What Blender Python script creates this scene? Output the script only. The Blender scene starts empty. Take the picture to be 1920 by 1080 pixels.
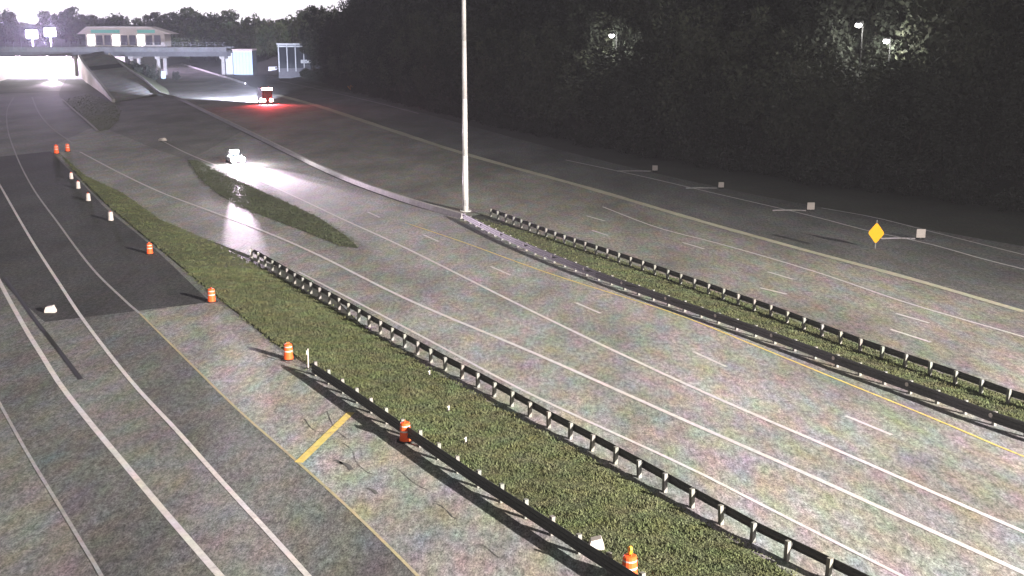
import bpy, bmesh, math, random
import numpy as np
from mathutils import Vector, Matrix
random.seed(7); rng = np.random.default_rng(11)
R = math.radians
C = bpy.context.scene.collection
SC = bpy.context.scene
# ------------------------------------------------------------------ camera
H = 20.0; F = 2200.0
PITCH = math.atan(500.0 / F)
cd = bpy.data.cameras.new('camera'); cam = bpy.data.objects.new('camera', cd); C.objects.link(cam)
cam.location = (0, 0, H); cam.rotation_euler = (math.pi/2 - PITCH, 0, 0)
cd.sensor_width = 36; cd.lens = 36 * F / 1920; cd.clip_end = 6000; cd.clip_start = 0.5
SC.camera = cam
# ------------------------------------------------------------------ world
SUN_AZ = 131.0; SUN_EL = 18.0
w = bpy.data.worlds.new('World'); SC.world = w; w.use_nodes = True
nt = w.node_tree; nt.nodes.clear()
out = nt.nodes.new('ShaderNodeOutputWorld'); bg = nt.nodes.new('ShaderNodeBackground')
sky = nt.nodes.new('ShaderNodeTexSky'); sky.sky_type = 'NISHITA'; sky.sun_disc = False
sky.sun_elevation = R(SUN_EL); sky.sun_rotation = R(SUN_AZ); sky.dust_density = 3.0; sky.air_density = 1.2
hs = nt.nodes.new('ShaderNodeHueSaturation'); hs.inputs['Saturation'].default_value = 0.15
mx = nt.nodes.new('ShaderNodeMix'); mx.data_type = 'RGBA'; mx.blend_type = 'MULTIPLY'; mx.inputs[0].default_value = 1.0
mx.inputs[7].default_value = (1.0, 0.98, 0.97, 1)
nt.links.new(sky.outputs[0], hs.inputs['Color']); nt.links.new(hs.outputs[0], mx.inputs[6])
wc = nt.nodes.new('ShaderNodeTexCoord'); sx = nt.nodes.new('ShaderNodeSeparateXYZ'); nt.links.new(wc.outputs['Generated'], sx.inputs[0])
gl = nt.nodes.new('ShaderNodeMapRange'); gl.interpolation_type = 'SMOOTHERSTEP'; gl.inputs[1].default_value = 0.0; gl.inputs[2].default_value = 0.13
gl.inputs[3].default_value = 1.0; gl.inputs[4].default_value = 0.0; nt.links.new(sx.outputs[2], gl.inputs[0])
ga = nt.nodes.new('ShaderNodeMix'); ga.data_type = 'RGBA'; ga.blend_type = 'ADD'; ga.inputs[7].default_value = (27, 25, 27.5, 1)   # city glow low in the night sky
nt.links.new(gl.outputs[0], ga.inputs[0]); nt.links.new(mx.outputs[2], ga.inputs[6])
nt.links.new(ga.outputs[2], bg.inputs[0]); nt.links.new(bg.outputs[0], out.inputs[0])
bg.inputs[1].default_value = 0.037
# ------------------------------------------------------------------ sun and exposure
sd = bpy.data.lights.new('sun', 'SUN'); sd.energy = 0.12; sd.angle = R(0.5); sd.color = (1, .95, .9)
so = bpy.data.objects.new('sun', sd); C.objects.link(so)
el, az = R(SUN_EL), R(SUN_AZ)
tosun = Vector((math.sin(az)*math.cos(el), math.cos(az)*math.cos(el), math.sin(el)))
so.rotation_euler = tosun.to_track_quat('Z', 'Y').to_euler(); so.location = (60, -60, 60)
SC.view_settings.view_transform = 'Standard'; SC.view_settings.look = 'None'
SC.view_settings.exposure = 0.62; SC.view_settings.gamma = 1.0; SC.view_settings.use_curve_mapping = False
# floodlight mast that lights the near carriageways (its tower is built below)
MAST_LIGHT = Vector((125, -54, 50)); MAST_AIM = Vector((24, 48, 0))
ld = bpy.data.lights.new('mast_floodlight', 'SPOT'); ld.energy = 4.8e6; ld.spot_size = R(39); ld.spot_blend = 1.0
ld.shadow_soft_size = 0.6; ld.color = (1.0, .925, .86)
lo = bpy.data.objects.new('mast_floodlight', ld); C.objects.link(lo); lo.location = MAST_LIGHT
lo.rotation_euler = (MAST_AIM - MAST_LIGHT).to_track_quat('-Z', 'Y').to_euler()

# ------------------------------------------------------------------ helpers
cp, sp = math.cos(PITCH), math.sin(PITCH)
def ray(px, py):
    a, b = (px-960)/F, -(py-540)/F
    return Vector((a, cp + b*sp, b*cp - sp))
def at(px, py, z=0.0):
    d = ray(px, py); t = (z-H)/d.z
    return Vector((d.x*t, d.y*t, z))
def atY(px, py, Y):
    d = ray(px, py); t = Y/d.y
    return Vector((d.x*t, Y, H + d.z*t))
def tag(o, label=None, cat=None, group=None, kind=None):
    if label: o['label'] = label
    if cat: o['category'] = cat
    if group: o['group'] = group
    if kind: o['kind'] = kind
    return o
def empty(name, loc, rz=0):
    o = bpy.data.objects.new(name, None); C.objects.link(o); o.location = loc; o.rotation_euler = (0, 0, rz)
    o.empty_display_size = .3
    return o
class MB:
    def __init__(s): s.v = []; s.f = []
    def poly(s, pts):
        i = len(s.v); s.v += [tuple(p) for p in pts]; s.f.append(tuple(range(i, i+len(pts))))
    def box(s, x0, x1, y0, y1, z0, z1, M=None):
        p = [Vector(q) for q in ((x0,y0,z0),(x1,y0,z0),(x1,y1,z0),(x0,y1,z0),(x0,y0,z1),(x1,y0,z1),(x1,y1,z1),(x0,y1,z1))]
        if M: p = [M @ q for q in p]
        i = len(s.v); s.v += [tuple(q) for q in p]
        s.f += [tuple(i+k for k in q) for q in ((0,3,2,1),(4,5,6,7),(0,1,5,4),(1,2,6,5),(2,3,7,6),(3,0,4,7))]
        return s
    def lathe(s, prof, n=12, c=(0,0,0), axis='z'):
        i0 = len(s.v)
        for r, z in prof:
            for k in range(n):
                a = 2*math.pi*k/n
                if axis == 'z': s.v.append((c[0]+r*math.cos(a), c[1]+r*math.sin(a), c[2]+z))
                elif axis == 'x': s.v.append((c[0]+z, c[1]+r*math.cos(a), c[2]+r*math.sin(a)))
                else: s.v.append((c[0]+r*math.sin(a), c[1]+z, c[2]+r*math.cos(a)))
        m = len(prof)
        for j in range(m-1):
            for k in range(n):
                a, b = i0+j*n+k, i0+j*n+(k+1)%n
                s.f.append((a, b, b+n, a+n))
        s.f.append(tuple(i0+k for k in reversed(range(n)))); s.f.append(tuple(i0+(m-1)*n+k for k in range(n)))
        return s
    def tube(s, a, b, r0, r1, n=7):
        a, b = Vector(a), Vector(b); d = (b-a).normalized()
        u = d.orthogonal().normalized(); v = d.cross(u); i = len(s.v)
        for p, r in ((a, r0), (b, r1)):
            for k in range(n):
                t = 2*math.pi*k/n; s.v.append(tuple(p + u*math.cos(t)*r + v*math.sin(t)*r))
        for k in range(n): s.f.append((i+k, i+(k+1)%n, i+n+(k+1)%n, i+n+k))
        s.f.append(tuple(i+k for k in reversed(range(n)))); s.f.append(tuple(i+n+k for k in range(n)))
        return s
    def prism(s, prof, y0, y1):     # profile in x,z extruded along y
        n = len(prof); i = len(s.v)
        s.v += [(x, y0, z) for x, z in prof] + [(x, y1, z) for x, z in prof]
        s.f.append(tuple(i+k for k in range(n))); s.f.append(tuple(i+n+k for k in reversed(range(n))))
        for k in range(n):
            l = (k+1) % n; s.f.append((i+k, i+n+k, i+n+l, i+l))
        return s
    def mesh(s, name, mat, smooth=False):
        me = bpy.data.meshes.new(name); me.from_pydata(s.v, [], s.f); me.materials.append(mat)
        bm = bmesh.new(); bm.from_mesh(me); bmesh.ops.recalc_face_normals(bm, faces=bm.faces); bm.to_mesh(me); bm.free()
        if smooth: me.shade_smooth()
        return me
    def build(s, name, mat, parent=None, smooth=False):
        return link(name, s.mesh(name, mat, smooth), parent)
def link(name, me, parent=None, loc=None, rz=None):
    o = bpy.data.objects.new(name, me); C.objects.link(o)
    if parent: o.parent = parent
    if loc is not None: o.location = loc
    if rz is not None: o.rotation_euler = (0, 0, rz)
    return o
def copy_tree(o, parent=None):
    c = o.copy(); C.objects.link(c); c.parent = parent
    for ch in o.children: copy_tree(ch, c)
    return c

# ------------------------------------------------------------------ materials
def mat(name, col, rough=.85, var=.25, scale=6.0, blotch=.0, bscale=.8, metal=0.0, emit=None, estr=0, bump=0.0, grain=1.0, spec=.3, worn=None):
    m = bpy.data.materials.new(name); m.use_nodes = True; t = m.node_tree; n = t.nodes; L = t.links
    b = n['Principled BSDF']; b.inputs['Roughness'].default_value = rough; b.inputs['Metallic'].default_value = metal
    b.inputs['Specular IOR Level'].default_value = spec
    tc = n.new('ShaderNodeTexCoord'); geo = n.new('ShaderNodeNewGeometry')
    vec = geo.outputs['Position']
    if grain > 1:   # road texture drawn out along the direction of travel
        sv = n.new('ShaderNodeVectorMath'); sv.operation = 'MULTIPLY'; sv.inputs[1].default_value = (1, .42, 1); L.new(vec, sv.inputs[0]); vec = sv.outputs[0]
    cur = n.new('ShaderNodeRGB'); cur.outputs[0].default_value = (*col, 1); cur = cur.outputs[0]
    def noise(sc, det=3, ro=.6):
        x = n.new('ShaderNodeTexNoise'); x.inputs['Scale'].default_value = sc; x.inputs['Detail'].default_value = det
        x.inputs['Roughness'].default_value = ro; L.new(vec, x.inputs['Vector']); return x
    def mul(cur, fac_out, lo, hi):
        mr = n.new('ShaderNodeMapRange'); mr.inputs[1].default_value = .3; mr.inputs[2].default_value = .7
        mr.inputs[3].default_value = lo; mr.inputs[4].default_value = hi; L.new(fac_out, mr.inputs[0])
        mm = n.new('ShaderNodeVectorMath'); mm.operation = 'SCALE'; L.new(cur, mm.inputs[0]); L.new(mr.outputs[0], mm.inputs['Scale'])
        return mm.outputs[0]
    n1 = noise(scale, 5, .85)
    if var: cur = mul(cur, n1.outputs[0], 1-var, 1+var)
    if grain > 1: cur = mul(cur, noise(scale*.33, 2, .6).outputs[0], 1-var*.42, 1+var*.42)
    if var: cur = mul(cur, noise(.12, 3).outputs[0], 1-var*.35, 1+var*.35)
    if blotch:
        nb = noise(bscale, 2, .5)
        s = n.new('ShaderNodeVectorMath'); s.operation = 'SUBTRACT'; s.inputs[1].default_value = (.5,.5,.5); L.new(nb.outputs['Color'], s.inputs[0])
        k = n.new('ShaderNodeVectorMath'); k.operation = 'MULTIPLY'; k.inputs[1].default_value = (blotch*.85, blotch*.7, blotch*.95); L.new(s.outputs[0], k.inputs[0])
        a = n.new('ShaderNodeVectorMath'); a.operation = 'ADD'; a.inputs[1].default_value = (1,1,1); L.new(k.outputs[0], a.inputs[0])
        q = n.new('ShaderNodeVectorMath'); q.operation = 'MULTIPLY'; L.new(cur, q.inputs[0]); L.new(a.outputs[0], q.inputs[1]); cur = q.outputs[0]
    if worn:    # paint worn through to a road colour
        nw = noise(2.2, 5, .8); mr = n.new('ShaderNodeMapRange'); mr.inputs[1].default_value = .52; mr.inputs[2].default_value = .70
        L.new(nw.outputs[0], mr.inputs[0]); mxx = n.new('ShaderNodeMix'); mxx.data_type = 'RGBA'
        L.new(mr.outputs[0], mxx.inputs[0]); L.new(cur, mxx.inputs[6]); mxx.inputs[7].default_value = (*worn, 1); cur = mxx.outputs[2]
    L.new(cur, b.inputs['Base Color'])
    if bump:
        bp = n.new('ShaderNodeBump'); bp.inputs['Strength'].default_value = bump; bp.inputs['Distance'].default_value = .03
        L.new(n1.outputs[0], bp.inputs['Height']); L.new(bp.outputs[0], b.inputs['Normal'])
    if emit:
        b.inputs['Emission Color'].default_value = (*emit, 1); b.inputs['Emission Strength'].default_value = estr
    return m
M = {}
M['terrain'] = mat('rough_ground', (.050,.052,.042), var=.5, scale=3, blotch=.5)
M['grass'] = mat('mown_grass', (.085,.094,.046), var=.55, scale=4, blotch=.6, bump=.6)
M['grass_dim'] = mat('dull_grass', (.055,.064,.034), var=.5, scale=2, blotch=.5)
M['grass_blade'] = mat('grass_blades', (.094,.104,.048), var=.5, scale=2, blotch=.6)
M['road_dark'] = mat('dark_road_surface', (.050,.050,.050), grain=2, var=.95, scale=13, blotch=0.38, bump=.4, spec=.15)
M['asphalt'] = mat('grey_asphalt', (.112,.112,.108), grain=2, var=.95, scale=13, blotch=0.60, bump=.3, spec=.15)
M['asphalt_mid'] = mat('worn_asphalt', (.150,.148,.140), grain=2, var=.95, scale=13, blotch=0.68, bump=.3, spec=.2)
M['asphalt_right'] = mat('right_pavement', (.190,.182,.160), grain=2, var=.95, scale=13, blotch=.9, bump=.3, spec=.15)
M['asphalt_old'] = mat('old_slip_pavement', (.165,.160,.148), grain=2, var=.95, scale=13, blotch=.5, bump=.3, spec=.15)
M['asphalt_aged'] = mat('aged_dark_asphalt', (.085,.085,.082), grain=2, var=.95, scale=13, blotch=.4, bump=.3, spec=.15)
M['concrete_road'] = mat('worn_pale_pavement', (.218,.212,.195), grain=2, var=.95, scale=13, blotch=0.90, bump=.3, spec=.2)
M['concrete'] = mat('concrete', (.36,.34,.32), var=.3, scale=2, blotch=.2)
M['bridgec'] = mat('stained_bridge_concrete', (.15,.15,.15), var=.3, scale=.6, blotch=.3)
M['concrete_pink'] = mat('warm_concrete', (.50,.40,.37), var=.3, scale=1.5, blotch=.2)
M['strip_black'] = mat('dark_strip', (.02,.02,.02), var=.3, rough=.6)
M['stain'] = mat('oil_stain', (.095,.092,.09), var=.4)
M['white'] = mat('white_road_paint', (.52,.48,.48), var=.2, scale=3, blotch=.45, bscale=.5, worn=(.33,.31,.31))
M['white_dim'] = mat('faded_road_paint', (.29,.275,.28), var=.3, scale=3, blotch=.5, worn=(.2,.19,.19))
M['yellow'] = mat('yellow_road_paint', (.60,.46,.14), var=.25, scale=3, blotch=.4, worn=(.32,.28,.2))
M['yellow_dim'] = mat('faded_yellow_paint', (.36,.31,.19), var=.25, scale=3, blotch=.5, worn=(.22,.21,.2))
M['gutter'] = mat('pale_gutter_concrete', (.38,.36,.27), var=.35, scale=3, blotch=.5)
M['steel_dark'] = mat('weathered_rail_steel', (.075,.075,.072), rough=.6, var=.3, scale=8, metal=.2)
M['post'] = mat('galvanised_post', (.19,.185,.165), rough=.6, var=.25, blotch=.4)
M['mast'] = mat('galvanised_mast', (.62,.60,.58), rough=.5, var=.2, scale=3, blotch=.15)
M['orange'] = mat('orange_plastic', (.88,.11,.025), rough=.45, var=.1)
M['band'] = mat('reflective_band', (.52,.46,.42), rough=.4, var=.1)
M['rubber'] = mat('black_rubber', (.02,.02,.02), rough=.8, var=.2)
M['amber'] = mat('amber_lens', (.8,.35,.05), rough=.3, var=.05)
M['signyel'] = mat('yellow_sign_sheeting', (.88,.40,.01), rough=.4, var=.04, spec=.5)
M['signor'] = mat('orange_sign_sheeting', (.75,.26,.04), rough=.4, var=.05)
M['signback'] = mat('sign_metal', (.4,.4,.4), rough=.5, metal=.5)
M['black'] = mat('black_paint', (.015,.015,.015), rough=.6)
M['leaf'] = mat('dark_leaves', (.024,.028,.020), var=.6, scale=.5, blotch=.3)
M['leaf_pale'] = mat('paler_leaves', (.050,.056,.036), var=.6, scale=.4, blotch=.4)
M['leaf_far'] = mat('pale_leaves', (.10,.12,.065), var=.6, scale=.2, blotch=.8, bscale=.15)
M['bark'] = mat('bark', (.05,.042,.035), var=.4, scale=3)
M['carpaint'] = mat('silver_car_paint', (.5,.5,.52), rough=.3, var=.03, metal=.4, spec=.5)
M['carwhite'] = mat('white_car_paint', (.75,.75,.78), rough=.35, var=.04, spec=.5)
M['truckbox'] = mat('dark_box_panel', (.035,.03,.03), rough=.5, var=.1)
M['glass'] = mat('dark_glass', (.02,.025,.03), rough=.08, var=0, spec=.8)
M['headlight'] = mat('headlight_lens', (.9,.9,.9), var=0, emit=(1,.93,1), estr=900)
M['taillight'] = mat('taillight_lens', (.8,.02,.02), var=0, emit=(1,.28,.24), estr=60)
M['lamp'] = mat('lamp_lens', (.9,.9,.9), var=0, emit=(1,.96,.94), estr=30)
M['glare_lamp'] = mat('glare_lamp_lens', (.9,.9,.9), var=0, emit=(1,.80,1), estr=80)
M['rim'] = mat('wheel_rim', (.45,.45,.47), rough=.35, metal=.7, var=.1)
M['bluepanel'] = mat('pale_blue_panel', (.42,.55,.80), rough=.5, var=.12)
M['paleframe'] = mat('pale_painted_frame', (.45,.46,.44), rough=.6, var=.15)
M['wall_dark'] = mat('dark_cladding', (.10,.10,.105), var=.3, scale=1)
M['teal'] = mat('teal_fascia', (.16,.55,.48), rough=.4, var=.1)
M['creamwall'] = mat('cream_wall', (.62,.56,.54), rough=.6, var=.15)
M['roofm'] = mat('grey_roof', (.25,.25,.27), rough=.6, var=.2)
M['fence'] = mat('fence_wire', (.28,.28,.30), rough=.5, metal=.4)

# ------------------------------------------------------------------ curves on the ground
def resample(P, step):
    """Catmull-Rom through points, resampled at equal steps"""
    Q = []
    P = [Vector(p) for p in P]
    E = [P[0]*2-P[1]] + P + [P[-1]*2-P[-2]]
    for i in range(1, len(E)-2):
        a, b, c, d = E[i-1:i+3]
        for k in range(24):
            t = k/24
            Q.append(.5*((2*b) + (c-a)*t + (2*a-5*b+4*c-d)*t*t + (3*b-a-3*c+d)*t**3))
    Q.append(P[-1])
    L = [0.0]
    for i in range(1, len(Q)): L.append(L[-1]+(Q[i]-Q[i-1]).length)
    n = max(1, int(round(L[-1]/step))); outp = []; j = 1
    for i in range(n+1):
        t = L[-1]*i/n
        while j < len(Q)-1 and L[j] < t: j += 1
        k = (t-L[j-1])/max(1e-9, L[j]-L[j-1]); outp.append(Q[j-1].lerp(Q[j], min(1, k)))
    return outp
def line(name, pix, width, z, m, parent, step=3.0, z_fn=None, wobble=0.0, w1=None):
    P = resample([at(*p) if len(p) == 2 else Vector(p) for p in pix], step)
    b = MB(); n = len(P)
    for i, p in enumerate(P):
        d = (P[min(i+1, n-1)]-P[max(i-1, 0)]); d.z = 0; d.normalize(); s = Vector((-d.y, d.x, 0))
        wd = width if w1 is None else width + (w1-width)*i/(n-1)
        wd *= 1 + (random.uniform(-wobble, wobble) if wobble else 0)
        zz = (p.z if z_fn is None else z_fn(p)) + z
        for k in (-.5, .5):
            q = p + s*wd*k; b.v.append((q.x, q.y, zz))
        if i: b.f.append((2*i-2, 2*i, 2*i+1, 2*i-1))
    return b.build(name, m, parent)
def sheet(name, A, B, z, m, parent=None, n=60):
    """surface between two ground curves"""
    def eq(P):
        P = [at(*p) if len(p) == 2 else Vector(p) for p in P]
        Q = resample(P, 1.0); return [Q[int(round(i*(len(Q)-1)/n))] for i in range(n+1)]
    a, b_ = eq(A), eq(B); b = MB()
    for i in range(n+1):
        b.v.append((a[i].x, a[i].y, a[i].z+z)); b.v.append((b_[i].x, b_[i].y, b_[i].z+z))
        if i: b.f.append((2*i-2, 2*i, 2*i+1, 2*i-1))
    return b.build(name, m, parent)
def patch(name, pix, z, m, parent=None):
    b = MB(); b.poly([(at(*p) + Vector((0,0,z))) for p in pix]); return b.build(name, m, parent)
def inpoly(x, y, P):
    c = False; j = len(P)-1
    for i in range(len(P)):
        if (P[i][1] > y) != (P[j][1] > y) and x < (P[j][0]-P[i][0])*(y-P[i][1])/(P[j][1]-P[i][1])+P[i][0]: c = not c
        j = i
    return c

# ------------------------------------------------------------------ terrain
def sm(t): t = max(0, min(1, t)); return t*t*(3-2*t)
FA, FB = Vector((70, 95)), Vector((-70, 400)); FD = (FB-FA).normalized(); FN = Vector((FD.y, -FD.x))  # towards the wood
def hgt(x, y):
    p = Vector((x, y))-FA; d = p.dot(FN); s = p.dot(FD)
    z = 10*sm((d-3)/32)*sm((520-s)/80)*(1 if s > -60 else sm((s+120)/60))
    if y > 480: z = max(z, 9*sm((y-505)/25)*sm((-160-x)/10))
    if y > 640: z = max(z, 8*sm((y-640)/60))
    return z
xs = np.concatenate([[-2500,-1500,-900,-600,-450], np.arange(-360, 200, 5.), [210,300,450,700,1200,2500]])
ys = np.concatenate([[-800,-400,-150,-60], np.arange(-20, 760, 5.), [780,900,1200,1800,3000,4500]])
b = MB()
for y in ys:
    for x in xs: b.v.append((x, y, hgt(x, y) - .03))
nx = len(xs)
for j in range(len(ys)-1):
    for i in range(nx-1): b.f.append((j*nx+i, j*nx+i+1, (j+1)*nx+i+1, (j+1)*nx+i))
tag(b.build('ground', M['terrain'], smooth=True), kind='structure')

# ------------------------------------------------------------------ left carriageway
EDGE_L = [(1500,1290),(1240,1112),(1150,1062),(1000,962),(900,898),(800,835),(700,768),(600,700),(520,650),(460,600),(395,548),(280,452),(200,385),(150,335),(112,285),(150,262),(183,246),(150,215),(116,186),(112,170),(125,148),(130,138)]
left_far = [(-900,1290),(-900,900),(-700,600),(-500,400),(-260,250),(-120,185),(-60,160),(-20,148),(0,142),(30,132)]
lr = sheet('left_road', EDGE_L, left_far, .004, M['asphalt_mid'], n=90); tag(lr, kind='structure')
def child_sheet(name, A, B, z, m, n=60): return sheet(name, A, B, z, m, lr, n)
K1 = [(-60,650),(0,758),(53,853),(110,947),(157,1025),(190,1080),(250,1190)]
K2 = [(-45,440),(0,530),(45,612),(77,664),(112,720),(160,782),(227,863),(315,968),(412,1080),(500,1180)]
K3 = [(-22,290),(-12,325),(7,360),(57,447),(110,530),(160,605),(245,714),(330,806),(413,900),(500,995),(577,1080),(665,1180)]
K4 = [(26,182),(14,205),(14,240),(30,290),(60,350),(110,420),(170,500),(230,560),(262,588)]
K4b = [(262,588),(345,670),(440,763),(547,857),(640,940),(700,997),(783,1080),(880,1180)]
K5 = [(60,182),(72,210),(95,238),(135,268)]
child_sheet('road_lane', K3[4:], [(262,588),(345,670),(440,763),(547,857),(640,940),(700,997),(783,1080),(880,1180)], .010, M['asphalt'])
child_sheet('road_lane', K1, [(-45,440),(0,530),(45,612),(77,664),(112,720),(160,782),(227,863),(315,968),(412,1080),(500,1180)], .010, M['asphalt'])
child_sheet('road_shoulder', K4b, [(395,560),(470,612),(540,672),(640,742),(760,822),(960,950),(1150,1075),(1290,1170)], .010, M['concrete_road'])
child_sheet('dark_pavement', [(95,284),(150,340),(200,392),(280,458),(395,567)], [(-60,300),(-60,400),(-30,480),(10,535),(84,604)], .014, M['road_dark'])  # darker-toned area of the left road surface
line('white_edge_line', K1, .16, .022, M['white_dim'], lr); line('white_lane_line', K2, .30, .022, M['white'], lr)
line('white_lane_line', K3, .24, .022, M['white'], lr); line('faded_lane_line', K4, .20, .022, M['white_dim'], lr)
line('yellow_edge_line', K4b, .14, .022, M['yellow_dim'], lr); line('faded_lane_line', K5, .28, .022, M['white_dim'], lr)
line('yellow_cross_bar', [(560,868),(610,820),(658,774)], .42, .026, M['yellow'], lr, step=1)
line('dark_strip', [(8,520),(60,592),(105,650),(152,712)], .28, .026, M['strip_black'], lr)  # narrow near-black strip slanting along the lane
line('dark_cross_band', [(-60,176),(0,175),(60,173),(150,171)], 3.2, .026, M['road_dark'], lr)  # wide dark band laid across the road
for x, y, s in ((650,872,1), (636,866,.6), (700,920,.7), (585,700,.5)):
    line('oil_stain', [(x-16*s,y-5*s),(x,y),(x+10*s,y+10*s)], .22*s, .026, M['stain'], lr, step=.2)
for k in range(6):
    x, y = random.choice(((450,900),(250,950),(620,830),(860,960),(120,800),(560,780),(380,700),(760,900),(930,1040)))
    x += random.uniform(-60,60); y += random.uniform(-40,40); pts_ = [(x, y)]
    for _ in range(4): x += random.uniform(6,26); y += random.uniform(-6,24); pts_.append((x, y))
    line('sealed_crack', pts_, .035, .027, M['stain'], lr, step=.3, wobble=.5)
# low kerb by the slip road
line('kerb', [(183,246),(160,225),(138,206),(116,186)], .45, .12, M['concrete'], lr, step=4)

# ------------------------------------------------------------------ middle carriageway and the ramp that climbs to the bridge
RW = [(215,190,300),(190,160,345),(165,130,395),(150,107,438)]
RR = [(300,168,330),(268,149,362),(238,129,395),(205,102,438)]
RL3 = [atY(*p) for p in RW]; RR3 = [atY(*p) for p in RR]
RL3[0].z = 0; RR3[0].z = .3
mr_near = [(1790,1290),(1590,1150),(1470,1078),(1290,972),(1070,845),(950,772),(820,706),(700,628),(600,540),(470,480),(380,446),(300,414),(225,362),(155,330),(106,292),(102,276),(140,254),(186,236),(205,240)]
mr_far = [(2500,1010),(1920,808),(1600,692),(1280,574),(1100,512),(980,462),(870,412),(760,382),(640,338),(540,290),(460,250),(380,208),(300,168)]
mr = sheet('middle_road', mr_near, mr_far, .007, M['concrete_road'], n=90); tag(mr, kind='structure')
patch('old_pavement', [(215,192),(300,168),(380,206),(458,244),(425,262),(390,281),(352,299),(300,283),(250,262),(205,244),(222,226)], .011, M['asphalt_old'], mr)
sheet('paved_shoulder', [(870,408),(760,377),(640,333),(540,285),(460,245),(380,206),(300,166)], [(912,400),(775,337),(615,266),(495,215),(412,183),(340,157),(290,139)], .006, M['asphalt_right'], mr, n=40)
A_ = [(300,262),(345,285),(400,308),(480,336),(560,372),(640,410),(760,465),(1000,585),(1280,718),(1600,858),(1920,998),(2200,1115)]
B_ = [(150,285),(220,322),(300,360),(400,398),(500,436),(600,480),(760,560),(1000,662),(1280,787),(1500,884),(1920,1075),(2150,1180)]
C_ = [(560,510),(700,583),(830,652),(1000,742),(1280,872),(1430,948),(1690,1080),(1850,1160)]
E_ = [(760,418),(870,455),(1030,513),(1250,583),(1400,642),(1600,724),(1750,785),(1920,857),(2200,965)]
line('white_lane_line', A_, .26, .022, M['white'], mr); line('white_edge_line', B_, .29, .022, M['white'], mr)
line('pale_edge_line', C_, .20, .022, M['white'], mr); line('yellow_edge_line', E_, .15, .022, M['yellow'], mr)
for a, c in (((690,398),(712,408)),((795,441),(822,453)),((920,500),(957,516)),((1080,568),(1126,588)),((1300,660),(1362,688)),((1585,780),(1672,816))):
    line('lane_dash', [a, c], .22, .022, M['white'], mr, step=1)
# ramp
rp = MB()
n = 20
def lerp_curve(P, n): 
    Q = resample(P, 1.0); return [Q[int(round(i*(len(Q)-1)/n))] for i in range(n+1)]
La, Ra = lerp_curve(RL3, n), lerp_curve(RR3, n)
for i in range(n+1):
    rp.v += [tuple(La[i]), tuple(Ra[i])]
    if i: rp.f.append((2*i-2, 2*i, 2*i+1, 2*i-1))
ramp = rp.build('ramp_road', M['concrete_road']); tag(ramp, kind='structure')
em = MB()
for i in range(n+1):
    r = Ra[i]; em.v += [(r.x, r.y, r.z-.01), (r.x+2+r.z*1.6, r.y+2, -.05)]
    if i: em.f.append((2*i-2, 2*i, 2*i+1, 2*i-1))
em.build('embankment_slope', M['grass'], ramp)
jb = MB(); i = 13; jb.poly([La[i]+Vector((0,0,.02)), Ra[i]+Vector((0,0,.02)), Ra[i+2]+Vector((0,0,.02)), La[i+2]+Vector((0,0,.02))]); jb.build('dark_ramp_band', M['road_dark'], ramp)  # darker band across the ramp surface
rwall = empty('retaining_wall', La[n]-Vector((0,0,La[n].z)))
tag(rwall, 'pale pink concrete retaining wall tapering down beside the climbing ramp', 'wall')
def rel(mesh_b, root): mesh_b.v = [tuple(Vector(v)-root.location) for v in mesh_b.v]; return mesh_b
for i in range(0, n, 2):
    a, c = La[i], La[i+2]; d = (c-a); d.z = 0; d.normalize(); s = Vector((-d.y, d.x, 0))*.5
    g = .06*d; b = MB(); ok = a+g, c-g
    P0 = [a+g-s*0-Vector((0,0,a.z+.2)), c-g-Vector((0,0,c.z+.2)), c-g+Vector((0,0,.0)), a+g+Vector((0,0,.0))]
    b.poly(P0); b.poly([p+s for p in reversed(P0)])
    for k in range(4): l = (k+1) % 4; b.poly([P0[k], P0[k]+s, P0[l]+s, P0[l]])
    rel(b, rwall).build('wall_panel', M['concrete_pink'], rwall)
b = MB()
for i in range(n):
    a, c = La[i], La[i+1]; d = (c-a); d.z = 0; d.normalize(); s = Vector((-d.y, d.x, 0))
    q = [a-s*.1, a+s*.7, c+s*.7, c-s*.1]; lo_ = [p+Vector((0,0,.003)) for p in q]; hi_ = [p+Vector((0,0,.85)) for p in q]
    b.poly(hi_); b.poly(list(reversed(lo_)))
    for k in range(4): l = (k+1) % 4; b.poly([lo_[k], lo_[l], hi_[l], hi_[k]])
rel(b, rwall).build('parapet', M['concrete'], rwall)

# ------------------------------------------------------------------ right carriageway and the side road under the wood
rr_near = [(2500,960),(1920,760),(1640,662),(1380,566),(1160,492),(1060,456),(900,402),(760,338),(600,268),(480,218),(400,186),(330,160),(280,140)]
BANDP = [(2500,745),(1920,585),(1700,521),(1500,467),(1300,411),(1100,352),(870,288),(700,233),(600,200),(520,178),(465,160),(410,141),(365,127),(330,118)]
rr = sheet('right_road', rr_near, BANDP, .004, M['asphalt_right'], n=90); tag(rr, kind='structure')
line('pale_gutter', BANDP[1:10], .7, .03, M['gutter'], rr, wobble=.12, w1=2.2)
line('white_lane_line', [(1130,388),(1230,426),(1340,455),(1450,486),(1560,520),(1700,568),(1920,632),(2100,685)], .22, .022, M['white'], rr)
for a, c in (((1100,405),(1135,415)),((1110,432),(1140,442)),((1280,455),(1320,467)),((1440,510),(1487,524)),((1425,540),(1475,552)),((1680,588),(1742,606)),((1670,618),(1745,642))):
    line('lane_dash', [a, c], .24, .022, M['white'], rr, step=1)
sr_far = [(2500,560),(1920,462),(1740,430),(1600,400),(1400,362),(1200,318),(1000,268),(785,210),(660,176),(560,152),(500,140)]
sr = sheet('side_road', [(2500,742),(1920,582),(1700,518),(1500,464),(1300,408),(1100,349),(870,285),(700,230),(600,197),(540,180),(500,166)], sr_far, .008, M['asphalt'], n=80); sr.data.materials[0] = M['asphalt']; tag(sr, kind='structure')
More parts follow.
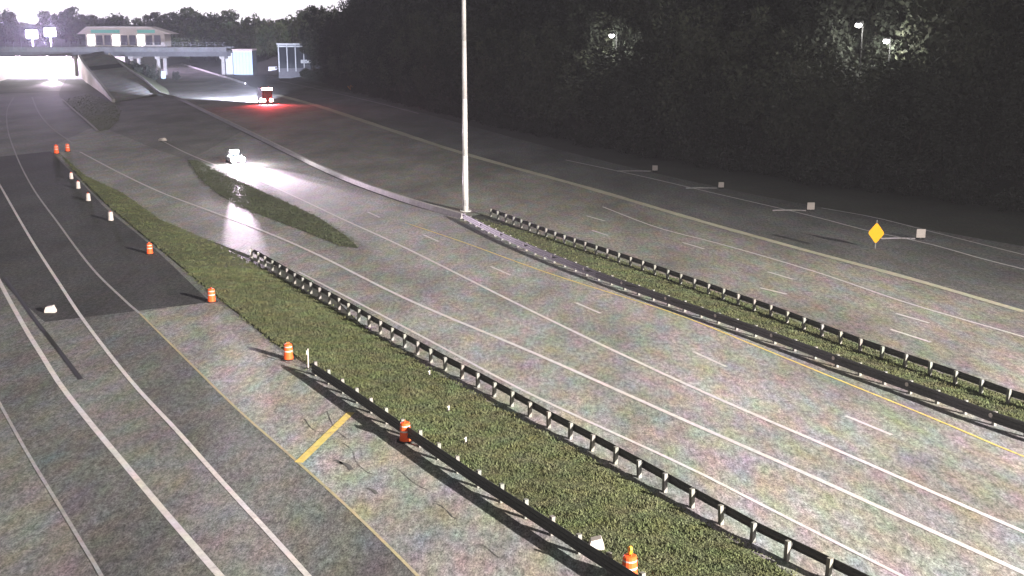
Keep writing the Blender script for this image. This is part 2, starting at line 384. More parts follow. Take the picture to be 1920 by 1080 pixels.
line('white_edge_line', [(520,151),(600,168),(700,191),(785,213)], .45, .022, M['white_dim'], sr)
line('white_edge_line', [(610,144),(640,150),(668,157)], .40, .022, M['white_dim'], sr)
line('white_lane_line', [(1060,300),(1200,330),(1350,365),(1480,395),(1560,415),(1620,431),(1740,457),(1840,485),(1920,505),(2100,548)], .24, .022, M['white'], sr)
line('white_lane_line', [(1540,390),(1640,408),(1740,433),(1920,478),(2100,520)], .22, .022, M['white'], sr)
line('dark_strip', [(1450,440),(1490,450),(1520,458)], .5, .03, M['strip_black'], sr)
# grass areas
G_WEDGE = [(112,288),(160,330),(230,362),(300,412),(380,446),(470,490),(600,566),(830,708),(1080,845),(1300,972),(1480,1078),(1600,1150),(1800,1290),(1500,1290),(1235,1105),(1150,1058),(1000,958),(900,893),(800,830),(700,762),(600,694),(520,645),(395,545),(280,450),(200,382),(150,332)]
G_ISLAND = [(352,300),(372,302),(400,318),(520,372),(600,410),(650,444),(672,466),(640,462),(560,430),(480,400),(415,368),(375,335)]
G_NOSE = [(120,188),(165,176),(213,192),(226,206),(222,226),(205,243),(186,246),(160,222),(138,203)]
G_MED = [(880,408),(1060,452),(1160,488),(1380,562),(1640,658),(1920,755),(2500,955),(2500,1005),(1920,803),(1600,688),(1280,569),(1100,507),(980,457)]
for nm, P in (('grass_verge', G_WEDGE), ('grass_island', G_ISLAND), ('grass_nose', G_NOSE), ('grass_median', G_MED)):
    b = MB(); b.v = [(at(*p).x, at(*p).y, .045) for p in P]; b.f = [tuple(range(len(P)))]
    me = b.mesh(nm, M['grass_dim'] if nm == 'grass_island' else M['grass']); bm = bmesh.new(); bm.from_mesh(me); bmesh.ops.triangulate(bm, faces=bm.faces); 
    for f in bm.faces:
        if f.normal.z < 0: f.normal_flip()
    bm.to_mesh(me); bm.free(); tag(link(nm, me), kind='structure')
# grass blades as short tufts: one uncountable mesh
def tufts(name, P, count, hh):
    W = [at(*p) for p in P]; xs_ = [p.x for p in W]; ys_ = [p.y for p in W]; W2 = [(p.x, p.y) for p in W]
    V = []; Fc = []; k = 0
    while k < count:
        x, y = random.uniform(min(xs_), max(xs_)), random.uniform(min(ys_), max(ys_))
        if y > 95 and random.random() < .75: continue
        if not inpoly(x, y, W2): continue
        x += random.gauss(0, .22); y += random.gauss(0, .22)
        clump = .5 + 1.0*abs(math.sin(x*1.7+math.sin(y*.9)*2)*math.cos(y*1.3+x*.4))
        for _ in range(3):
            a = random.uniform(0, 6.28); wd = random.uniform(.018,.045); h_ = hh*random.uniform(.4,1.2)*clump; lx, ly = random.uniform(-.08,.08), random.uniform(-.08,.08)
            ox, oy = x+random.uniform(-.12,.12), y+random.uniform(-.12,.12)
            i = len(V); V += [(ox-wd*math.cos(a), oy-wd*math.sin(a), .04), (ox+wd*math.cos(a), oy+wd*math.sin(a), .04), (ox+lx, oy+ly, .05+h_)]
            Fc.append((i, i+1, i+2))
        k += 1
    me = bpy.data.meshes.new(name); me.from_pydata(V, [], Fc); me.materials.append(M['grass_dim'] if name == 'island_grass' else M['grass_blade'])
    return tag(link(name, me), label='short rough grass tufts growing over the verge', cat='grass', kind='stuff')
tufts('verge_grass', G_WEDGE, 50000, .085)
tufts('median_grass', G_MED, 16000, .10)['label'] = 'short rough grass tufts growing between the two median guardrails'
tufts('nose_grass', G_NOSE, 1500, .15)['label'] = 'greenish grass tufts between the slip road kerb and the retaining wall'
tufts('island_grass', G_ISLAND, 9000, .11)['label'] = 'dark grass tufts covering the narrow traffic island'

# ------------------------------------------------------------------ guardrails
def wbeam(L, thrie=False):
    prof = [(.0,.20),(.02,.20),(.06,.24),(.06,.34),(.02,.38),(.02,.41),(.06,.45),(.06,.54),(.02,.58),(.02,.61),(.06,.65),(.06,.74),(.02,.78),(0,.78),(-.005,.76),(-.005,.22)] if thrie else [(.0,.36),(.02,.36),(.06,.40),(.06,.50),(.02,.54),(.02,.58),(.06,.62),(.06,.72),(.02,.76),(0,.76),(0,.72),(.035,.70),(.035,.64),(-.005,.60),(-.005,.52),(.035,.49),(.035,.42),(0,.40)]
    b = MB(); i = 0; n_ = len(prof)     # runs along +x, profile y (outwards), z
    b.v = [(0, y, z) for y, z in prof] + [(L, y, z) for y, z in prof]
    for k in range(n_): l = (k+1) % n_; b.f.append((k, l, n_+l, n_+k))
    b.f += [tuple(range(n_)), tuple(reversed(range(n_, 2*n_)))]
    return b
def guardrail(pix, side, label, name='guardrail', post_h=.80, dots=0, zoff=.03, posttop=0, thrie=False):
    P = resample([at(*p) for p in pix], 1.905)
    if len(P) % 2 == 0: P = P[:-1]
    root = empty(name, P[0]); tag(root, label, 'guardrail')
    pb = MB().box(-.085,.085,-.085,.085,-.05,post_h).mesh('post', M['post'])
    kb = MB().box(-.07,.07,.09,.20,.44,.70).mesh('blockout', M['steel_dark'])
    wb = wbeam(3.80, thrie).mesh('rail_panel', M['steel_dark'])
    rb = MB().lathe([(.12,0),(.12,.03)], 8, (0,0,0), 'y').mesh('reflector', M['band'])
    for i, p in enumerate(P):
        d = P[min(i+1, len(P)-1)]-P[max(i-1, 0)]; a = math.atan2(d.y, d.x) + (math.pi if side < 0 else 0)
        o = link('post', pb, root, p-P[0]+Vector((0,0,zoff)), a+random.uniform(-.05,.05)); o.scale.z = random.uniform(.97,1.05)
        o.rotation_euler.x = random.uniform(-.05,.05); o.rotation_euler.y = random.uniform(-.05,.05)
        link('blockout', kb, root, p-P[0]+Vector((0,0,zoff)), a)
        if i % 2 == 0 and i+2 < len(P):
            q = P[i+2]; dd = q-p; st = p if side > 0 else q; aa = math.atan2(dd.y, dd.x) + (0 if side > 0 else math.pi)
            nrm = Vector((-math.sin(aa), math.cos(aa), 0))*.205
            w_ = link('rail_panel', wb, root, st-P[0]+nrm+Vector((0,0,zoff+random.uniform(-.01,.01))), aa); w_.scale.x = dd.length/3.81
        if dots and i % dots == 0:
            nrm = Vector((-math.sin(a), math.cos(a), 0))*.29
            link('reflector', rb, root, p-P[0]+nrm+Vector((0,0,zoff+.56)), a)
    return root
# the near rail: its posts stand on the grass side, the beam faces the middle carriageway
G1 = [(1900,1266),(1640,1130),(1555,1088),(1475,1052),(1403,1012),(1341,977),(1278,941),(1220,908),(1165,876),(1115,849),(1067,822),(1021,798),(977,772),(937,750),(899,728),(864,709),(830,692),(760,652),(700,618),(640,582),(580,548),(520,512),(472,484)]
guardrail(G1, -1, 'long steel guardrail with pale posts between the grass verge and middle carriageway')
G2t = [(1500,1262),(1330,1150),(1180,1060),(1117,1020),(1063,988),(1033,968),(983,936),(955,918),(909,890),(864,860),(825,834),(785,807),(752,785),(718,762),(687,741),(655,719),(624,700),(592,680)]
G2 = [(x, y + .76/20*(y-40)) for x, y in G2t]
guardrail(G2, 1, 'dark steel guardrail along the left carriageway behind the orange drums', thrie=True)
G3 = [(2300,944),(1920,818),(1760,758),(1600,700),(1440,640),(1280,583),(1180,547),(1100,517),(1000,476),(930,444),(872,414)]
guardrail(G3, 1, 'heavy dark guardrail with small reflectors on the near side of the median', dots=3, thrie=True, post_h=.74)
G4 = [(2300,885),(1920,768),(1828,735),(1773,715),(1720,697),(1670,680),(1622,663),(1577,646),(1534,629),(1495,614),(1455,598),(1416,584),(1380,571),(1250,524),(1160,492),(1060,458),(980,428),(920,406)]
guardrail(G4, -1, 'guardrail with pale posts on the far side of the grassy median')
# concrete barrier along the median up to the ramp
barP = resample([at(868,410),at(760,378),at(640,334),at(540,287),at(460,247),at(380,208),at(330,184),RR3[0],RR3[1],RR3[2],RR3[3]], 6.0)
bar = empty('concrete_barrier', barP[0]); tag(bar, 'long pale concrete barrier running from the lamp mast up to the ramp', 'barrier')
bprof = [(-.30,0),(-.28,.06),(-.20,.20),(-.16,.55),(.16,.55),(.20,.20),(.28,.06),(.30,0)]
for i in range(len(barP)-1):
    a, c = barP[i], barP[i+1]; d = c-a; L = d.length; dn = d.normalized(); s = Vector((-dn.y, dn.x, 0)).normalized(); up = Vector((0,0,1))
    b = MB(); j = 0
    for t in (.03, L-.03):
        b.v += [tuple(a-barP[0] + dn*t + s*x + up*z) for x, z in bprof]
    n_ = len(bprof)
    for k in range(n_): l = (k+1) % n_; b.f.append((k, l, n_+l, n_+k))
    b.f += [tuple(range(n_)), tuple(reversed(range(n_, 2*n_)))]
    b.build('barrier_segment', M['concrete'], bar)
# far barrier lit by the truck headlights
fb = resample([at(460,158),at(430,148),at(400,139),at(365,128),at(340,121)], 6.0)
bar2 = empty('concrete_barrier', fb[0]); tag(bar2, 'pale concrete barrier beyond the truck catching its headlight beam', 'barrier')
for i in range(len(fb)-1):
    a, c = fb[i], fb[i+1]; d = c-a; L = d.length; dn = d.normalized(); s = Vector((-dn.y, dn.x, 0)); b = MB()
    for t in (.03, L-.03): b.v += [tuple(a-fb[0]+dn*t+s*x+Vector((0,0,z*1.1))) for x, z in bprof]
    n_ = len(bprof)
    for k in range(n_): l = (k+1) % n_; b.f.append((k, l, n_+l, n_+k))
    b.f += [tuple(range(n_)), tuple(reversed(range(n_, 2*n_)))]
    b.build('barrier_segment', M['concrete'], bar2)

# ------------------------------------------------------------------ lamp mast
mp = at(873, 396); mroot = empty('lamp_mast', mp)
tag(mroot, 'tall pale galvanised lamp mast standing at the start of the median', 'lamp mast')
b = MB(); hs_ = [0, 6, 12, 18, 24, 30, 36]
for i in range(6): b.tube((0,0,hs_[i]), (0,0,hs_[i+1]+.02), .33-.03*i, .30-.03*i, 12)
b.build('mast_pole', M['mast'], mroot, True)
MB().lathe([(.62,0),(.62,.05),(.45,.06)], 12).build('base_plate', M['mast'], mroot)
MB().box(-.13,.13,-.36,-.30,.6,1.3).build('access_door', M['signback'], mroot)
b = MB().lathe([(.9,35.2),(.9,35.4),(.2,35.5)], 12); b.build('lamp_ring', M['signback'], mroot)
for k in range(6):
    a = k*math.pi/3; MB().box(-.2,.2,-.15,.15,34.9,35.2, Matrix.Translation((1.1*math.cos(a),1.1*math.sin(a),0))).build('luminaire', M['signback'], mroot)
for k in range(8):
    a = k*math.pi/4; MB().lathe([(.03,.05),(.03,.16)], 6, (.54*math.cos(a), .54*math.sin(a), 0)).build('anchor_bolt', M['signback'], mroot)
# floodlight mast outside the frame that carries the floodlight above
fr = empty('floodlight_mast', (MAST_LIGHT.x+1.2, MAST_LIGHT.y-1.2, 0)); tag(fr, 'lit floodlight mast standing outside the right of the view', 'lamp mast')
MB().tube((0,0,-.1),(0,0,51),.45,.18,10).build('mast_pole', M['mast'], fr)
hd = MB().box(-1.0,-.2,.2,1.0,50.9,51.3).build('luminaire_head', M['signback'], fr)
MB().box(-.9,-.3,.3,.9,50.84,50.895).build('lens', M['lamp'], hd)

# ------------------------------------------------------------------ traffic drums
def drum(px, py, label, s=1.0, light=True, m='orange'):
    p = at(px, py); p.z = .012; r = empty('traffic_drum', p, random.uniform(0, 6)); r.scale = (s, s, s)
    tag(r, label, 'traffic drum', 'traffic drums lining the left carriageway')
    B = [(.30,.06),(.29,.10),(.28,.28),(.285,.29),(.27,.30)]
    MB().lathe([(.29,.05),(.285,.26),(.262,.262),(.258,.34),(.27,.342),(.265,.50)], 16).build('drum_body', M[m], r, False)
    MB().lathe([(.267,.502),(.264,.58)], 16).build('reflective_band', M['band'], r)
    MB().lathe([(.264,.582),(.255,.78)], 16).build('drum_body', M[m], r)
    MB().lathe([(.252,.782),(.249,.84)], 16).build('reflective_band', M['band'], r)
    MB().lathe([(.249,.842),(.24,.94),(.20,.97),(.10,.98)], 16).build('drum_top', M[m], r)
    MB().lathe([(.44,0),(.44,.03),(.33,.048)], 16).build('rubber_base', M['rubber'], r)
    MB().box(-.09,.09,-.02,.02,.98,1.07).build('handle', M[m], r)
    if light:
        l = MB().box(-.06,.06,-.05,.05,1.02,1.14).build('light_housing', M['signyel'], r)
        MB().lathe([(.095,-.045),(.10,0),(.095,.045)], 12, (0,0,1.22), 'y').build('lens', M['amber'], l)
    return r
drum(1180, 1090, 'nearest orange drum with an amber light where the guardrail leaves the picture', 1.05)
drum(760, 827, 'orange drum standing just below the yellow cross bar on the shoulder', .98, False)
drum(541, 674, 'orange drum standing where the dark left guardrail begins', 1.0, False)
drum(397, 566, 'pinkish drum at the corner where the dark pavement ends', 1.0, False)
drum(281, 476, 'pale orange drum halfway along the edge of the dark pavement', .95, False)
def wdrum(px, py, label, s):
    r = drum(px, py, label, s, False, 'orange'); 
    for ch in r.children:
        if ch.name.startswith('drum'): ch.data.materials[0] = M['band']
    return r
wdrum(208, 414, 'whitish drum between the pale orange drum and three smaller ones', .95)
wdrum(166, 377, 'small whitish drum second in the far row on the grass edge', .9)
wdrum(147, 354, 'small whitish drum third in the far row on the grass edge', .9)
wdrum(134, 336, 'smallest whitish drum just before the pink pair at the verge tip', .85)
drum(106, 288, 'left one of two pinkish drums at the far tip of the verge', 1.3, False)
drum(127, 284, 'right one of two pinkish drums at the far tip of the verge', 1.2, False)
# small white things
def marker(px, py, h, label):
    p = at(px, py); r = empty('marker_post', p); tag(r, label, 'marker post')
    MB().tube((0,0,0),(0.02,0,h),.045,.035,8).build('post', M['band'], r)
    MB().box(-.06,.06,-.052,-.046,h*.72,h*.92).build('reflector', M['white'], r)
    MB().lathe([(.14,.046),(.14,.08),(.06,.10)], 8).build('base', M['rubber'], r)
    return r
marker(578, 692, 1.25, 'thin white marker post leaning at the guardrail end beside a drum')
marker(470, 486, .9, 'short white marker post at the far end of the near guardrail')
def bagged(px, py, wd, label):
    p = at(px, py); p.z = .02; r = empty('barricade_block', p); tag(r, label, 'block')
    prof = [(-wd/2,0),(-wd/2,.12),(-wd*.35,.4),(wd*.3,.5),(wd/2,.15),(wd/2,0)]
    MB().prism(prof, -.18, .18).build('block', M['band'], r)
    MB().box(-wd*.3,wd*.25,-.19,-.182,.12,.2).build('stripe', M['paleframe'], r)
    return r
bagged(95, 586, .75, 'small white block lying on the dark pavement of the left carriageway')
bagged(305, 264, 1.4, 'pale block standing on the far end of the grass island')
bagged(1118, 1030, .6, 'pale block beside the guardrail just above the nearest drum')
# reflectors standing in the verge grass
for (x, y), lab in zip(((841,772),(873,832),(805,705)), ('lone pale reflector stake in the verge grass near its upper edge', 'lone pale reflector stake in the verge grass above the guardrail', 'pale reflector stake beside the near guardrail foot')):
    marker(x, y, .35, lab)

# ------------------------------------------------------------------ side road: white markers with kerb strips, diamond sign
labs = ['farthest white marker panel at the end of a curved kerb strip below the wood',
        'second farthest round pale marker panel with kerb strip on the side road',
        'white marker panel with kerb strip left of the yellow diamond sign',
        'white marker panel at the end of the kerb strip right of the yellow diamond sign']
for (x, y, L, s), lab in zip(((1228,322,4.6,.8),(1352,354,3.8,.75),(1520,396,3.6,.9),(1726,449,3.2,.95)), labs):
    p = at(x, y); p.z = .02; r = empty('reflector_board', p); tag(r, lab, 'marker', 'white marker panels on the side road')
    MB().box(-.44*s,.44*s,-.03,.03,.16,.16+.85*s).build('panel', M['band'], r)
    MB().box(-.04,.04,.032,.09,0,.9*s).build('post', M['post'], r)
    MB().box(-.3,.3,-.2,.25,0,.07).build('base', M['rubber'], r)
    b = MB()
    for k in range(8):
        u0, u1 = k/8, (k+1)/8; x0, x1 = -.5-L*u0, -.5-L*u1
        y0, y1 = .1+.25*math.sin(u0*3), .1+.25*math.sin(u1*3)
        b.box(x1, x0, min(y0,y1)-.09, min(y0,y1)+.09, 0, .12)
    b.build('kerb_strip', M['white_dim'], r)
p = at(1641, 466); r = empty('warning_sign', p, R(-14)); tag(r, 'bright yellow diamond warning sign on a post beside the side road', 'sign')
MB().box(-.04,.04,0,.06,0,2.6).build('post', M['post'], r)
b = MB(); s = .92; c = 1.42; n_ = 0; pts = []
for k in range(4):
    a = math.pi/2*k
    for da in (-.16, 0, .16): pts.append(((s*.98 if da == 0 else s*.93)*math.cos(a+da)*.74, c+(s*.98 if da == 0 else s*.93)*math.sin(a+da)))
b.prism([(x, z) for x, z in pts], -.035, -.005); pn = b.build('sign_panel', M['signyel'], r)
b = MB()
b.box(-.07,.07,-.042,-.037,c-.42,c+.18).box(-.07,.22,-.0425,-.0375,c+.02,c+.14)
MB().prism([(.12,c+.0),(.34,c+.08),(.12,c+.2)], -.043, -.038)

# ------------------------------------------------------------------ vehicles
def wheel(parent, x, y, r_, wd):
    o = MB().lathe([(r_*.6,-wd/2),(r_*.95,-wd/2),(r_,-wd*.35),(r_,wd*.35),(r_*.95,wd/2),(r_*.6,wd/2)], 18, (0,0,0), 'y').build('wheel', M['rubber'], parent)
    o.location = (x, y, r_)
    MB().lathe([(r_*.55,-wd*.52),(r_*.62,-wd*.4),(r_*.62,wd*.4),(r_*.55,wd*.52)], 12, (0,0,0), 'y').build('rim', M['rim'], o)
def car(name, loc, heading, label, m, lit=True, spots=((0,0,1.0),(0,0,1.0)), power=30000, spot_ang=34, bar=False):
    """front at +x"""
    r = empty(name, loc, heading); tag(r, label, 'car')
    side = [(-2.25,.38),(-2.30,.62),(-2.26,.92),(-1.75,1.0),(.75,1.0),(1.55,.90),(2.18,.74),(2.28,.55),(2.26,.34),(1.85,.28),(-1.9,.28)]
    b = MB(); secs = [(-.90,.93,.04),(-.80,1.0,0),(.80,1.0,0),(.90,.93,.04)]; n_ = len(side)
    for y, sc, dz in secs: b.v += [(x*(.985 if sc < 1 else 1), y, .3+(z-.3)*sc+dz) for x, z in side]
    for j in range(3):
        for k in range(n_): l = (k+1) % n_; b.f.append((j*n_+k, j*n_+l, (j+1)*n_+l, (j+1)*n_+k))
    b.f += [tuple(range(n_)), tuple(reversed(range(3*n_, 4*n_)))]
    b.build('body', m, r)
    cab = [(-1.78,.99),(-1.25,1.43),(.05,1.46),(.85,.99)]
    b = MB(); 
    for y, k in ((-.78,1),(-.60,0),(.60,0),(.78,1)):
        if k: b.v += [(x, y, z) for x, z in cab[:1]] + [(cab[1][0]-.1, y*.86, 1.22), (cab[2][0]+.25, y*.86, 1.22)] + [(cab[3][0], y, cab[3][1])]
        else: b.v += [(x, y, z) for x, z in cab]
    for j in range(3):
        for k in range(4): l = (k+1) % 4; b.f.append((j*4+k, j*4+l, (j+1)*4+l, (j+1)*4+k))
    b.f += [(0,1,2,3), (15,14,13,12)]
    b.build('cabin_glass', M['glass'], r)
    MB().box(-1.22,.02,-.58,.58,1.445,1.48).build('roof', m, r)
    for x in (-1.42, 1.42):
        for y in (-.82, .82): wheel(r, x, y, .33, .22)
    for y in (-.62, .62):
        MB().lathe([(.26,0),(.36,.02),(.36,.06),(.26,.09)], 14, (2.22, y, .64), 'x').build('headlight', M['headlight'] if lit else M['glass'], r)
        MB().box(-2.33,-2.285,y-.18,y+.18,.68,.84).build('taillight', M['taillight'] if lit else M['black'], r)
        MB().box(.35,.5,y*1.5-.08,y*1.5+.08,1.0,1.13).build('mirror', m, r)
    if bar: lb = MB().box(-.1,.1,-.62,.62,1.52,1.80).build('added_light_bar', M['black'], r); MB().box(.105,.14,-.6,.6,1.54,1.78).build('lens', M['headlight'], lb)  # bar added as source of a far beam for the second road pool
    MB().box(2.275,2.30,-.38,.38,.46,.60).build('grille', M['black'], r)
    MB().box(2.285,2.31,-.26,.26,.34,.45).build('number_plate', M['band'], r)
    if lit:
        for i, (yaw, pit, pw, *ang) in enumerate(spots):
            y = (-.62, .62, 0)[i]; spot_ang = ang[0] if ang else 34
            l = bpy.data.lights.new('headlight_and_bar_beam', 'SPOT'); l.energy = power*pw; l.spot_size = R(spot_ang); l.spot_blend = .9; l.shadow_soft_size = .1; l.color = (1,.80,1)
            lo_ = bpy.data.objects.new('headlight_and_bar_beam', l); C.objects.link(lo_); lo_.parent = r; lo_.location = (2.5, y, .75) if not (bar and i == 0) else (.75, 0, 1.72)  # with the added bar, the first beam starts on the roof
            dirv = Vector((math.cos(yaw), math.sin(yaw), -math.tan(R(2.0)+pit))); lo_.rotation_euler = dirv.to_track_quat('-Z','Y').to_euler()
    return r
p0, p1 = at(440, 305), at(560, 362); hd_ = math.atan2(p1.y-p0.y, p1.x-p0.x)
p2 = at(450, 420); yaw2 = math.atan2(p2.y-p0.y, p2.x-p0.x)-hd_
p0.z = .02
car('car', p0, hd_, 'oncoming silver car with dazzling white headlights on the middle carriageway', M['carpaint'], spots=((yaw2,R(.1),2.0,4.2),(R(2),R(1.2),.7,18),(0,R(5.5),.35,50)), power=330000, bar=True)
q0, q1 = at(100, 152), at(88, 182); q0.z = .02
car('car', q0, math.atan2(q1.y-q0.y, q1.x-q0.x), 'far oncoming white car with glaring headlights coming out from under the bridge', M['carwhite'], spots=((.05,0,1),(-.05,0,1)), power=60000)
q2 = at(345, 116); q2.z = .02
car('car', q2, R(150), 'small pale car far off on the carriageway beyond the bridge pier', M['carwhite'], lit=False)

# box truck driving away
t0, t1 = at(502, 196), at(400, 158); th = math.atan2(t1.y-t0.y, t1.x-t0.x); t0.z = .02
tr = empty('box_truck', t0, th); tag(tr, 'box truck driving away with red tail lights and a lit bar along the top', 'truck')
MB().box(0,6.6,-1.25,1.25,.95,4.0).build('cargo_box', M['truckbox'], tr)
MB().prism([(6.75,.6),(6.75,2.75),(7.5,2.8),(8.35,1.75),(8.9,1.55),(8.95,.6)], -1.1, 1.1).build('cab', M['carwhite'], tr)
MB().prism([(7.62,1.78),(7.62,2.6),(8.25,1.78)], -1.12, 1.12).build('side_window', M['glass'], tr)
MB().box(-.1,8.6,-.45,.45,.62,.93).build('chassis', M['black'], tr)
MB().box(-.22,-.02,-1.2,1.2,.48,.66).build('bumper', M['black'], tr)
for x in (1.6, 7.9):
    for y in (-1.0, 1.0): wheel(tr, x, y, .5, .3)
for y, s in ((-.72,1),(.72,1)):
    MB().lathe([(.38,-.06),(.46,-.03),(.46,0)], 16, (-.06,y*1.25,.98), 'x').build('taillight', M['taillight'], tr)
MB().box(-.10,-.01,-1.25,1.25,3.5,4.02).build('marker_light_bar', M['taillight'], tr)
MB().lathe([(.22,-.05),(.28,0)], 12, (.2,1.6,1.3), 'x').build('side_marker_light', M['taillight'], tr)
MB().box(.1,.25,1.25,1.62,1.26,1.34).build('marker_bracket', M['black'], tr)
for y in (-.62, 0.02): MB().box(-.035,-.005,y,y+.6,1.15,3.45).build('rear_door', M['truckbox'], tr)
for y in (-.8, .8):
    MB().lathe([(.12,0),(.18,.03)], 12, (8.94, y, .95), 'x').build('headlight', M['headlight'], tr)
    l = bpy.data.lights.new('truck_headlight_beam', 'SPOT'); l.energy = 1000000; l.spot_size = R(66); l.spot_blend = .8; l.color = (.70,.74,1); l.shadow_soft_size = .15
    o = bpy.data.objects.new('truck_headlight_beam', l); C.objects.link(o); o.parent = tr; o.location = (9.2, y, 1.0)
    o.rotation_euler = Vector((1, .16, -.11)).to_track_quat('-Z','Y').to_euler()
for y in (-.8, .8):
    l = bpy.data.lights.new('tail_glow', 'SPOT'); l.energy = 16000; l.color = (1,.05,.07); l.shadow_soft_size = .2; l.spot_size = R(125); l.spot_blend = .7
    o = bpy.data.objects.new('tail_glow', l); C.objects.link(o); o.parent = tr; o.location = (-.3, y, 1.0)
    o.rotation_euler = Vector((-.9, y*.5, -1)).to_track_quat('-Z','Y').to_euler()

# ------------------------------------------------------------------ bridge
BY = 446.0
def bx(px): return atY(px, 100, BY).x
zs = atY(0, 106, BY).z; zt = atY(0, 80, BY).z
bridge = empty('road_bridge', (bx(150), BY, 0)); tag(bridge, 'long concrete road bridge crossing over all carriageways at the far left', 'bridge')
ox = bridge.location.x
X0, X1 = bx(-260)-ox, bx(425)-ox
MB().box(X0,X1,0,13,zs+1.7,zs+2.3).build('deck', M['bridgec'], bridge)
for k in range(5): MB().box(X0,X1,.5+k*2.8,1.1+k*2.8,zs,zs+1.697).build('girder', M['wall_dark'], bridge)
MB().box(X0,X1,-.3,.1,zs+1.9,zs+3.4).build('parapet', M['bridgec'], bridge)
MB().box(X0,X1,12.9,13.3,zs+1.9,zs+3.4).build('parapet', M['bridgec'], bridge)
fcm = MB().box(-.04,.04,-.04,.04,zs+3.4,zt).mesh('fence_post', M['fence'])
xx = X0
while xx < X1: link('fence_post', fcm, bridge, (xx, -.1, 0)); xx += 3
for z_ in (zt-.05, (zt+zs+3.4)/2): MB().box(X0,X1,-.13,-.07,z_-.03,z_+.03).build('fence_rail', M['fence'], bridge)
for px in (-120, 137, 243, 293, 415):
    for yy in (2.0, 10.5): MB().lathe([(.7,-.1),(.7,zs-.9)], 14, (bx(px)-ox, yy, 0)).build('pier_column', M['concrete'], bridge)
    MB().box(bx(px)-ox-.9,bx(px)-ox+.9,.6,12.4,zs-.9,zs-.003).build('pier_cap', M['concrete'], bridge)
# lamps and back wall added to whiten the opening under the bridge
bw = MB(); aw = atY(-140, 105, 505); bwp = empty('retaining_wall', (bx(60), 500, 0)); tag(bwp, 'added pale concrete wall catching lamplight, seen through the opening under the bridge', 'wall')
for k in range(12): MB().box(-91+k*9.0, -91+k*9.0+8.9, 0, .6, -.1, 9.3).build('wall_panel', M['creamwall'], bwp)
ab = [at(-60,168), at(0,152), at(38,139), at(72,128)]
awr = empty('parapet_wall', ab[0]); tag(awr, 'white parapet wall rising at the left edge of the road by the bridge', 'wall')
for i in range(3):
    a, c = ab[i], ab[i+1]; d = c-a; L = d.length; o = MB().box(.05,L-.05,-.25,.25,0,4.5).build('wall_panel', M['creamwall'], awr)
    o.location = a-ab[0]; o.rotation_euler = (0,0,math.atan2(d.y,d.x))
for k, px in enumerate((20, 75, 115)):
    pr = Vector((bx(px), BY+6.5, zs-.15)); u = empty('added_underpass_lamp', pr); tag(u, ('left', 'middle', 'right')[k]+' one of the lit lamps added under the bridge at the far left', 'lamp', 'added lamps under the bridge')
    MB().box(-.9,.9,-.25,.25,-.02,.13).build('housing', M['signback'], u); MB().box(-.8,.8,-.2,.2,-.08,-.025).build('lens', M['glare_lamp'], u)
    l = bpy.data.lights.new('added_underpass_glow', 'POINT'); l.energy = 22000; l.color = (1,.93,1); l.shadow_soft_size = .5
    o = bpy.data.objects.new('added_underpass_glow', l); C.objects.link(o); o.parent = u; o.location = (0, 0, -.9)

# blue-white sign by the pier
p = at(307, 150); p.z = .02; r = empty('marker_sign', p); tag(r, 'bluish white marker board standing beside the bridge pier', 'sign')
MB().box(-.75,.75,-.04,.04,.5,3.0).build('board', M['bluepanel'], r); MB().box(-.06,.06,.042,.12,0,2.9).build('post', M['post'], r)

# ------------------------------------------------------------------ far buildings
def Yp(px, py, Y): return atY(px, py, Y)
# canopy building on the high ground
cy = 548.; zb = hgt(-185, cy); a, c = Yp(150, 60, cy), Yp(315, 60, cy)
cr = empty('filling_station', ((a.x+c.x)/2, cy, zb)); tag(cr, 'long low building with teal and white fascia on the high ground behind the bridge', 'building')
W2 = (c.x-a.x)/2; ztop = Yp(200, 50, cy).z-zb; zm = Yp(200, 64, cy).z-zb
MB().box(-W2+2,W2-2,1,11,-.5,zm).build('wall', M['creamwall'], cr)
MB().prism([(-W2-1.5,zm+.01),(-W2+3,ztop),(W2-9,ztop),(W2+2,zm+.01)], 0, 12).build('roof', M['creamwall'], cr)
for x0, x1 in ((-W2+5,-2),(6,W2-6)): MB().box(x0,x1,-.06,-.01,zm+.5,zm+1.9).build('fascia', M['teal'], cr)
for k in range(9):
    x0 = -W2+3+k*(2*W2-6)/9; f = MB().box(x0,x0+2.9,.9,.98,.4,zm-.5).build('window', M['glass'] if k % 3 else M['lamp'], cr)
    MB().box(x0-.08,x0,.86,.99,.3,zm-.4).build('frame', M['paleframe'], f)
# street lamps left of it, heads widened to the size of their bloom
for (px, pyy), lab in zip(((60,64),(94,60)), ('left one of two blazing street lamps above the bridge, widened to its bloom','right one of two blazing street lamps above the bridge, widened to its bloom')):
    Y = 500.; pt = Yp(px, pyy, Y); g = hgt(pt.x, Y); r = empty('bloom_lamp_pole', (pt.x, Y, g)); tag(r, lab, 'floodlight')
    h_ = pt.z-g
    MB().tube((0,0,-.2),(0,0,h_+.8),.16,.10,8).build('pole', M['mast'], r)
    hh = MB().box(-2.3,2.3,-.3,.3,h_-1.7,h_+1.7).build('luminaire_head', M['signback'], r)
    for i in range(3):
        for j in range(2): MB().lathe([(.70,-.40),(.74,-.31)], 14, (-1.5+i*1.5, 0, h_-.82+j*1.64), 'y').build('lens', M['glare_lamp'], hh)
    l = bpy.data.lights.new('bloom_lamp_glow', 'POINT'); l.energy = 200000; l.color = (.75,.6,1); l.shadow_soft_size = 1.0
    o = bpy.data.objects.new('bloom_lamp_glow', l); C.objects.link(o); o.parent = r; o.location = (0,-1.5,h_)
